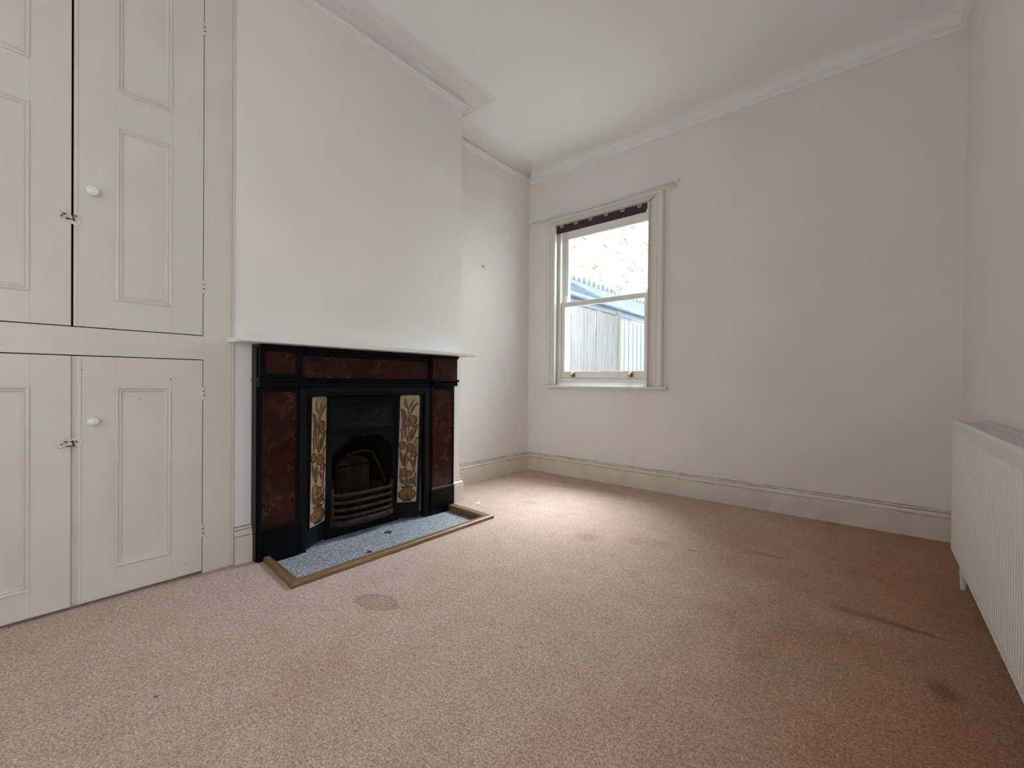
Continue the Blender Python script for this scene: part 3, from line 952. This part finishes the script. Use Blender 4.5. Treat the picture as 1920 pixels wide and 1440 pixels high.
# side bricks
box(bm, -2.60, -2.47, 1.262, 1.30, HZ + .06, .30, .006)
tube(bm, [(-2.53, 1.40, .425), (-2.52, 1.50, .448), (-2.51, 1.575, .435), (-2.49, 1.60, .37), (-2.46, 1.625, .29), (-2.44, 1.63, .23)], .008, 8)
box(bm, -2.60, -2.46, 1.605, 1.635, HZ + .06, .24, .006)
link('fireback_brick', bm, M_brick_fire, ins)
# grate
bm = bmesh.new()
def bar_path(z, out=0.0):
    return [(-2.395, 1.240, z), (-2.368 + out, 1.268, z), (-2.345 + out, 1.315, z), (-2.336 + out, 1.38, z), (-2.336 + out, 1.50, z), (-2.345 + out, 1.585, z), (-2.368 + out, 1.620, z), (-2.395, 1.638, z)]
for k, z in enumerate((.228, .185, .143, .103)):
    tube(bm, bar_path(z, k * .002), .0085, 8, flatz=1.2)
tube(bm, bar_path(.066, .010), .013, 8, flatz=1.5)
for p in ((-2.393, 1.244), (-2.393, 1.642)):
    box(bm, p[0] - .008, p[0] + .008, p[1] - .009, p[1] + .009, .04, .265, .003)
for k in range(9):                                  # bottom grid
    y = 1.27 + k * .045
    box(bm, -2.55, -2.36, y - .006, y + .006, .052, .066)
link('grate', bm, M_grate, ins)['label'] = 'rusty bow-fronted grate bars'
bm = bmesh.new()                                     # ash-pit front under the grate
box(bm, XB - .02, XB + .002, 1.245, 1.655, HZ, .045, .002)
link('ash_pit_cover', bm, M_iron, ins)

# ------------------------------------------------------------------ hearth and its kerb
bm = bmesh.new()
box(bm, XC - .33, HX1 - .002, HY0 + .001, HY1 - .001, HZ - .05, HZ - .0005)
S('hearth', bm, M_granite, 'speckled blue-grey granite hearth slab sunk in front of the fireplace', 'hearth')
kerb = thing('hearth_kerb', 'three-sided brown wooden kerb framing the granite hearth', 'hearth kerb', (-2.1, 1.45, 0))
RZ = .022
pr = [(0, HZ - .002), (0, RZ - .004), (.004, RZ), (.034, RZ), (.042, RZ - .004), (.044, RZ - .016), (.046, 0.001), (.046, HZ - .002)]
kerb_out = [(-2.2975, .848 - .006), (-1.903, .810), (-1.903, 2.094), (-2.2975, 2.112)]
# mitred rails; the profile is laid from the inner edge outwards
kin = [(-2.2975, .872), (-1.946, .854), (-1.946, 2.040), (-2.2975, 2.054)]
def rail(i):
    bm = bmesh.new()
    a_in, b_in, a_out, b_out = Vector(kin[i]), Vector(kin[i + 1]), Vector(kerb_out[i]), Vector(kerb_out[i + 1])
    prof = [(0, HZ), (0, RZ - .003), (.08, RZ), (.80, RZ), (.93, RZ - .003), (1.0, RZ - .010), (1.0, .0005), (.55, .0005), (.55, HZ)]
    va = [bm.verts.new(Vector((*(a_in + (a_out - a_in) * d), h))) for d, h in prof]
    vb = [bm.verts.new(Vector((*(b_in + (b_out - b_in) * d), h))) for d, h in prof]
    for k in range(len(prof)):
        k2 = (k + 1) % len(prof)
        bm.faces.new((va[k], vb[k], vb[k2], va[k2]))
    bm.faces.new(va[::-1]); bm.faces.new(vb)
    return bm
link('side_rail', rail(0), M_oakx, kerb)
link('front_rail', rail(1), M_oak, kerb)
link('side_rail', rail(2), M_oakx, kerb)

bm = bmesh.new()
vs = [(-2.262, 1.535), (-2.250, 1.490), (-2.235, 1.512), (-2.215, 1.515), (-2.235, 1.540)]
t_ = [bm.verts.new(Vector((x, y, HZ + .004))) for x, y in vs]
b2 = [bm.verts.new(Vector((x, y, HZ))) for x, y in vs]
bm.faces.new(t_)
for k in range(5):
    bm.faces.new((t_[k], t_[(k + 1) % 5], b2[(k + 1) % 5], b2[k]))
tag(link('soot_flake', bm, M_chip), 'larger dark pointed soot flake lying on the granite hearth near the grate', 'soot flake', group='soot flakes on the hearth')
bm = bmesh.new()
vs = [(-2.075, 1.277), (-2.058, 1.262), (-2.046, 1.285), (-2.066, 1.293)]
t_ = [bm.verts.new(Vector((x, y, HZ + .004))) for x, y in vs]
b2 = [bm.verts.new(Vector((x, y, HZ))) for x, y in vs]
bm.faces.new(t_)
for k in range(4):
    bm.faces.new((t_[k], t_[(k + 1) % 4], b2[(k + 1) % 4], b2[k]))
tag(link('soot_flake', bm, M_chip), 'tiny dark soot flake lying on the granite close to the front kerb', 'soot flake', group='soot flakes on the hearth')

# pale scrap on the carpet by the kerb
bm = bmesh.new()
lathe(bm, [(.018, 0), (.019, .003), (.012, .006), (.003, .007)], Vector((-2.225, 2.272, 0)), X_, Y_, Z_, 14, sb=1.1, sa=.8)
tag(link('plaster_crumb', bm, M_mantel), 'small pale crumb on the carpet beside the end of the hearth kerb', 'crumb')

# ------------------------------------------------------------------ window_1
wn = thing('window_1', 'white sliding sash window with moulded casing and projecting sill', 'window', (-1.91, YW, WZ0), 'structure')
ix0, ix1, iz0, iz1 = -2.375, -1.445, .918, 2.412
bm = bmesh.new()
cas = [(.0, -.06), (.0, -.030), (.003, -.024), (.010, -.024), (.012, -.030), (.045, -.030), (.048, -.036), (.060, -.040), (.068, -.034), (.076, -.046), (.098, -.050), (.112, -.044), (.116, -.036), (.116, .0)]
# path clockwise in (x,z) so that 'left' points outwards from the opening
sweep(bm, [(ix0, .866), (ix0, iz1), (ix1, iz1), (ix1, .866)], [(d * (1 if True else 1), h) for d, h in cas], False, Vector((0, YW, 0)), X_, Z_, Y_)
for v in bm.verts:                                     # the head moulding is narrower than the sides
    if v.co.z > iz1 + .0005:
        v.co.z = iz1 + (v.co.z - iz1) * .60
link('casing', bm, M_winpaint, wn)
bm = bmesh.new()
box(bm, -2.508, -1.285, 3.452, YW + .02, .843, .866, .006, seg=3)
box(bm, -2.47, -1.33, 3.498, YW, .826, .843, .004, seg=2)
link('sill', bm, M_winpaint, wn)
bm = bmesh.new()
# inner stool, sloping down into the room, then the box lining
f = [(ix0, 3.497, .867), (ix1, 3.497, .867), (ix1, 3.535, .916), (ix0, 3.535, .916)]
quad(bm, f)
box(bm, ix0, ix1, 3.530, 3.575, .912, .922, .002)
box(bm, WX0, ix0 + .012, 3.49 + .03, 3.70, .845, iz1 + .03)
box(bm, ix1 - .012, WX1, 3.49 + .03, 3.70, .845, iz1 + .03)
box(bm, WX0, WX1, 3.52, 3.70, iz1 - .0, 2.45)
box(bm, WX0, WX1, 3.56, 3.79, .845, .905)
for x in (ix0 + .012, ix1 - .012):                       # staff and parting beads
    s = 1 if x < -2 else -1
    box(bm, min(x, x + s * .012), max(x, x + s * .012), 3.522, 3.545, .92, iz1, .003)
    box(bm, min(x, x + s * .010), max(x, x + s * .010), 3.592, 3.602, .92, iz1, .001)
link('frame', bm, M_winpaint, wn)
bm = bmesh.new()
box(bm, WX0 + .0, WX0 + .02, 3.70, 3.77, .85, 2.45)
box(bm, WX1 - .02, WX1, 3.70, 3.77, .85, 2.45)
link('outer_reveal', bm, M_winpaint, wn)

def sash(name, y0, y1, ox0, ox1, oz0, oz1, gx0, gx1, gz0, gz1):
    bm = bmesh.new()
    box(bm, ox0, gx0, y0, y1, oz0, oz1, .002)
    box(bm, gx1, ox1, y0, y1, oz0, oz1, .002)
    box(bm, gx0 - .001, gx1 + .001, y0 + .001, y1 - .001, oz0, gz0, .002)
    box(bm, gx0 - .001, gx1 + .001, y0 + .001, y1 - .001, gz1, oz1, .002)
    o = link(name, bm, M_winpaint, wn)
    bm = bmesh.new()
    box(bm, gx0 - .005, gx1 + .005, (y0 + y1) / 2 - .002, (y0 + y1) / 2 + .002, gz0 - .005, gz1 + .005)
    link('glass_pane', bm, M_glass, o)
    return o
lo = sash('lower_sash', 3.548, 3.590, ix0 + .013, ix1 - .013, .923, 1.672, -2.312, -1.509, 1.001, 1.626)
up = sash('upper_sash', 3.604, 3.642, ix0 + .013, ix1 - .013, 1.640, 2.385, -2.312, -1.500, 1.676, 2.300)
for o, xs in ((up, ix0 + .015),):
    bm = bmesh.new()
    box(bm, xs + .0, xs + .05, 3.590, 3.604, 1.674, 1.745, .004)
    link('sash_horn', bm, M_winpaint, o)
for x in (-2.212, -1.627):
    bm = bmesh.new()
    box(bm, x - .022, x + .022, 3.5445, 3.548, .945, .985, .001)
    tube(bm, [(x, 3.545, .982), (x, 3.532, .980), (x, 3.522, .968), (x, 3.522, .955), (x, 3.530, .950)], .012, 8)
    link('sash_lift', bm, M_brass, lo)['label'] = 'brass hook sash lift'

# blind head rail with clips
bl = thing('blind_rail', 'dark aubergine blind strip with square clips across the top of the window', 'blind', (-1.91, 3.48, 2.40))
bm = bmesh.new()
box(bm, ix0 + .001, -1.462, 3.484, 3.490, 2.328, 2.404, .001)
link('fabric_strip', bm, M_blind, bl)
bm = bmesh.new()
box(bm, ix0 + .001, -1.462, 3.490, 3.512, 2.372, 2.410, .002)
link('head_rail', bm, M_winpaint, bl)
for k in range(6):
    x = -2.312 + k * .156
    bm = bmesh.new()
    sweep(bm, [(x - .016, 2.380), (x + .016, 2.380), (x + .016, 2.408), (x - .016, 2.408)], [(0, 0), (0, -.006), (.006, -.006), (.006, 0)], True, Vector((0, 3.484, 0)), X_, Z_, Y_)
    box(bm, x - .012, x + .012, 3.470, 3.484, 2.398, 2.409, .002)
    link('clip', bm, M_clip, bl)
bm = bmesh.new()
box(bm, -1.462, -1.442, 3.474, 3.512, 2.335, 2.408, .003)
box(bm, -1.470, -1.450, 3.470, 3.490, 2.325, 2.345, .003)
link('end_bracket', bm, M_winpaint, bl)

# curtain pole
cp = thing('curtain_pole', 'thin white curtain pole with ball ends fixed above the window', 'curtain pole', (-1.93, 3.45, 2.49))
py, pz = 3.462, 2.492
bm = bmesh.new()
tube(bm, [(-2.665, py, pz), (-1.235, py, pz + .008)], .0085, 12)
link('pole', bm, M_polewhite, cp, smooth=True)
for x, s, zz in ((-2.66, -1, pz), (-1.235, 1, pz + .008)):
    bm = bmesh.new()
    lathe(bm, [(.010, 0), (.013, .004), (.010, .009), (.016, .016), (.020, .026), (.018, .036), (.010, .044), (.002, .047)], Vector((x, py, zz)), Y_, Z_, X_ * s, 16)
    link('finial', bm, M_polewhite, cp, smooth=True)
for x, zz in ((-2.54, pz), (-1.262, pz + .008)):
    bm = bmesh.new()
    lathe(bm, [(.024, 0), (.024, .005), (.012, .012), (.009, .030), (.014, .045), (.014, .062), (.004, .066)], Vector((x, YW, zz)), X_, Z_, -Y_, 16)
    link('bracket', bm, M_polewhite, cp, smooth=True)

# small nail hook on the alcove wall
bm = bmesh.new()
tube(bm, [(XA, 2.83, 1.945), (XA + .012, 2.83, 1.945), (XA + .016, 2.832, 1.936), (XA + .012, 2.836, 1.925)], .0035, 8)
box(bm, XA, XA + .003, 2.818, 2.840, 1.938, 1.953, .001)
tag(link('picture_hook', bm, M_steel), 'tiny grey picture hook on the bare alcove wall', 'hook')

# ------------------------------------------------------------------ radiator
RX, RY0, RY1, RZ0, RZ1 = .276, 1.28, 2.80, .15, .745
rd = thing('radiator', 'white ribbed panel radiator with grille top on the wall at right', 'radiator', (.33, 2.0, 0))
rd['label'] = 'white ribbed double panel radiator with slotted top grille standing off the wall'
bm = bmesh.new()
# front panel: vertical ribs run between plain borders
prof_y = []
y = RY0
pitch = .0265
nr = int((RY1 - RY0 - .05) / pitch)
y = RY0 + (RY1 - RY0 - nr * pitch) / 2
cols = [(RY0, 0), (y, 0)]
for k in range(nr):
    cols += [(y + pitch * .30, 0), (y + pitch * .42, .0024), (y + pitch * .72, .0024), (y + pitch * .84, 0)]
    y += pitch
cols += [(y, 0), (RY1, 0)]
rows = [(RZ0, .004, 0), (RZ0 + .006, 0, 0), (RZ0 + .028, 0, 0), (RZ0 + .040, 0, 1), (RZ1 - .062, 0, 1), (RZ1 - .050, 0, 0), (RZ1 - .012, 0, 0), (RZ1 - .004, .003, 0), (RZ1, .009, 0)]
grid = [[bm.verts.new(Vector((RX + off + d * m, yy, zz))) for (yy, d) in cols] for (zz, off, m) in rows]
for i in range(len(rows) - 1):
    for j in range(len(cols) - 1):
        bm.faces.new((grid[i][j], grid[i][j + 1], grid[i + 1][j + 1], grid[i + 1][j]))
box(bm, RX + .0045, RX + .014, RY0 + .0005, RY1 - .0005, RZ0, RZ1 - .002)
# light-catching weld dimples along the bottom edge
for k in range(nr):
    yy = RY0 + .03 + k * pitch
    box(bm, RX - .0015, RX + .002, yy, yy + .012, RZ0 + .008, RZ0 + .018, .001)
link('front_panel', bm, M_rad, rd)
bm = bmesh.new()
box(bm, RX + .093, RX + .101, RY0 + .004, RY1 - .004, RZ0, RZ1 - .006, .002)
link('rear_panel', bm, M_rad, rd)
for yy in (RY0, RY1 - .003):
    bm = bmesh.new()
    box(bm, RX + .014, RX + .101, yy, yy + .003, RZ0 + .02, RZ1 - .004, .001)
    link('side_panel', bm, M_rad, rd)
bm = bmesh.new()
gz0, gz1 = RZ1 + .0001, RZ1 + .0005
gx0, gx1 = RX + .011, RX + .101
nb = 7
for k in range(nb):
    x = gx0 + (gx1 - gx0) * k / (nb - 1)
    wd = .0026 if 0 < k < nb - 1 else .005
    box(bm, max(gx0, x - wd), min(gx1, x + wd), RY0, RY1, gz0, gz1)
k = 0
yy = RY0 + .006
while yy < RY1:
    box(bm, gx0, gx1, yy - .0065, yy + .0065, gz0, gz1 - .0001)
    yy += .026
link('top_grille', bm, M_rad, rd)
bm = bmesh.new()
yy = RY0 + .02
while yy < RY1 - .01:
    box(bm, RX + .015, RX + .092, yy, yy + .0015, RZ0 + .03, RZ1 - .010)
    yy += .0105
link('convector_fins', bm, M_fins, rd)
bm = bmesh.new()
vx, vy = .310, 2.735
tube(bm, [(vx, vy, .0), (vx, vy, .12), (vx + .004, vy, .165)], .0085, 12)
lathe(bm, [(.010, 0), (.011, .05), (.013, .054), (.013, .075), (.011, .08), (.011, .16)], Vector((vx, vy, .010)), X_, Y_, Z_, 16)
link('supply_pipe', bm, M_rad, rd, smooth=False)['label'] = 'white pipe tail and valve under the far end'

# ------------------------------------------------------------------ outside the window
bm = bmesh.new()
box(bm, -12, 3, YW + T, 16, -.5, -.3)
tag(link('yard_ground', bm, M_concrete), 'paved yard outside the window', 'ground', 'structure')

bm = bmesh.new()  # unseen walls added to block the sun from the rear openings
box(bm, -6.0, 4.5, -2.75, -2.55, -.3, 7.0)
box(bm, 2.2, 2.4, -2.75, 3.0, -.3, 7.0)
tag(link('added_sun_block_wall', bm, M_brick), 'unseen brick wall added behind the viewer to keep the sun out', 'wall', 'structure')
bm = bmesh.new()  # unseen storey, block widened sideways so its shadow covers the fence
box(bm, -5.15, 3.0, YF - .2, YW + T, ZC + .12, 6.0)
tag(link('upper_storey', bm, M_brick), 'unseen upper storey over the room, widened to shade the yard fence', 'house', 'structure')

fn = thing('timber_fence', 'weathered grey boarded fence panel seen through the lower sash', 'fence', (-3.6, 5.8, -.3))
bm = bmesh.new()
y = 3.9
while y < 7.28:
    wd = .10
    box(bm, -3.62 + random.uniform(-.004, .004), -3.600 + random.uniform(-.004, .004), y, y + wd - .003, -.3, 2.11 + random.uniform(-.012, .012), .002)
    y += wd
link('boards', bm, M_fence, fn)
bm = bmesh.new()
box(bm, -3.635, -3.59, 3.9, 7.28, 2.118, 2.132, .004)
link('capping_rail', bm, M_post, fn)
bm = bmesh.new()
box(bm, -3.64, -3.572, 7.285, 7.36, -.3, 2.20, .006)
link('post', bm, M_post, fn)
fn2 = thing('slatted_fence', 'pale slatted fence with dark gaps beyond the greenish post', 'fence', (-3.6, 9.5, -.3))
bm = bmesh.new()
y = 7.38
while y < 13.5:
    box(bm, -3.655, -3.585, y, y + .135, -.3, 2.06, .004)
    y += .185
link('slats', bm, M_slat, fn2)
bm = bmesh.new()
box(bm, -3.70, -3.665, 7.38, 13.6, -.3, 2.0)
link('backing_boards', bm, M_post, fn2)

nb_ = thing('neighbour_house', 'sunlit yellow brick house wall with a pale lean-to roof beyond the fence', 'house', (-5.2, 9, -.3))
bm = bmesh.new()
box(bm, -5.5, -5.2, 4.0, 24.0, -.3, 6.2)
link('brick_wall', bm, M_brick, nb_)
bm = bmesh.new()
# lean-to roof in overlapping slate courses
nc = 9
for k in range(nc):
    xa = -4.02 - (5.19 - 4.02) * k / nc
    xb = -4.02 - (5.19 - 4.02) * (k + 1) / nc - .03
    za = 2.42 + .76 * k / nc
    zb = 2.42 + .76 * (k + 1) / nc
    quad(bm, [(xa, 4.2, za + .018), (xa, 18, za + .018), (xb, 18, zb + .012), (xb, 4.2, zb + .012)])
    quad(bm, [(xa, 4.2, za), (xa, 18, za), (xa, 18, za + .018), (xa, 4.2, za + .018)])
link('lean_to_roof', bm, M_leaded, nb_)
bm = bmesh.new()
box(bm, -4.03, -4.00, 4.2, 18, 2.16, 2.41)
tube(bm, [(-3.955, 4.2, 2.395), (-3.955, 18, 2.395)], .045, 10)
box(bm, -4.02, -3.99, 4.2, 18, 2.25, 2.28)
link('gutter', bm, M_gutter, nb_)
bm = bmesh.new()
y = 4.4
z = 3.16
while y < 18:                                           # stepped flashing where roof meets wall
    hgt = random.uniform(.06, .17)
    quad(bm, [(-5.195, y, z), (-5.195, y + .20, z), (-5.195, y + .15, z + hgt), (-5.195, y + .07, z + hgt + .02)])
    quad(bm, [(-5.194, y, z - .05), (-5.194, y + .225, z - .05), (-5.194, y + .225, z + .03), (-5.194, y, z + .03)])
    y += .225
link('stepped_flashing', bm, M_flash, nb_)
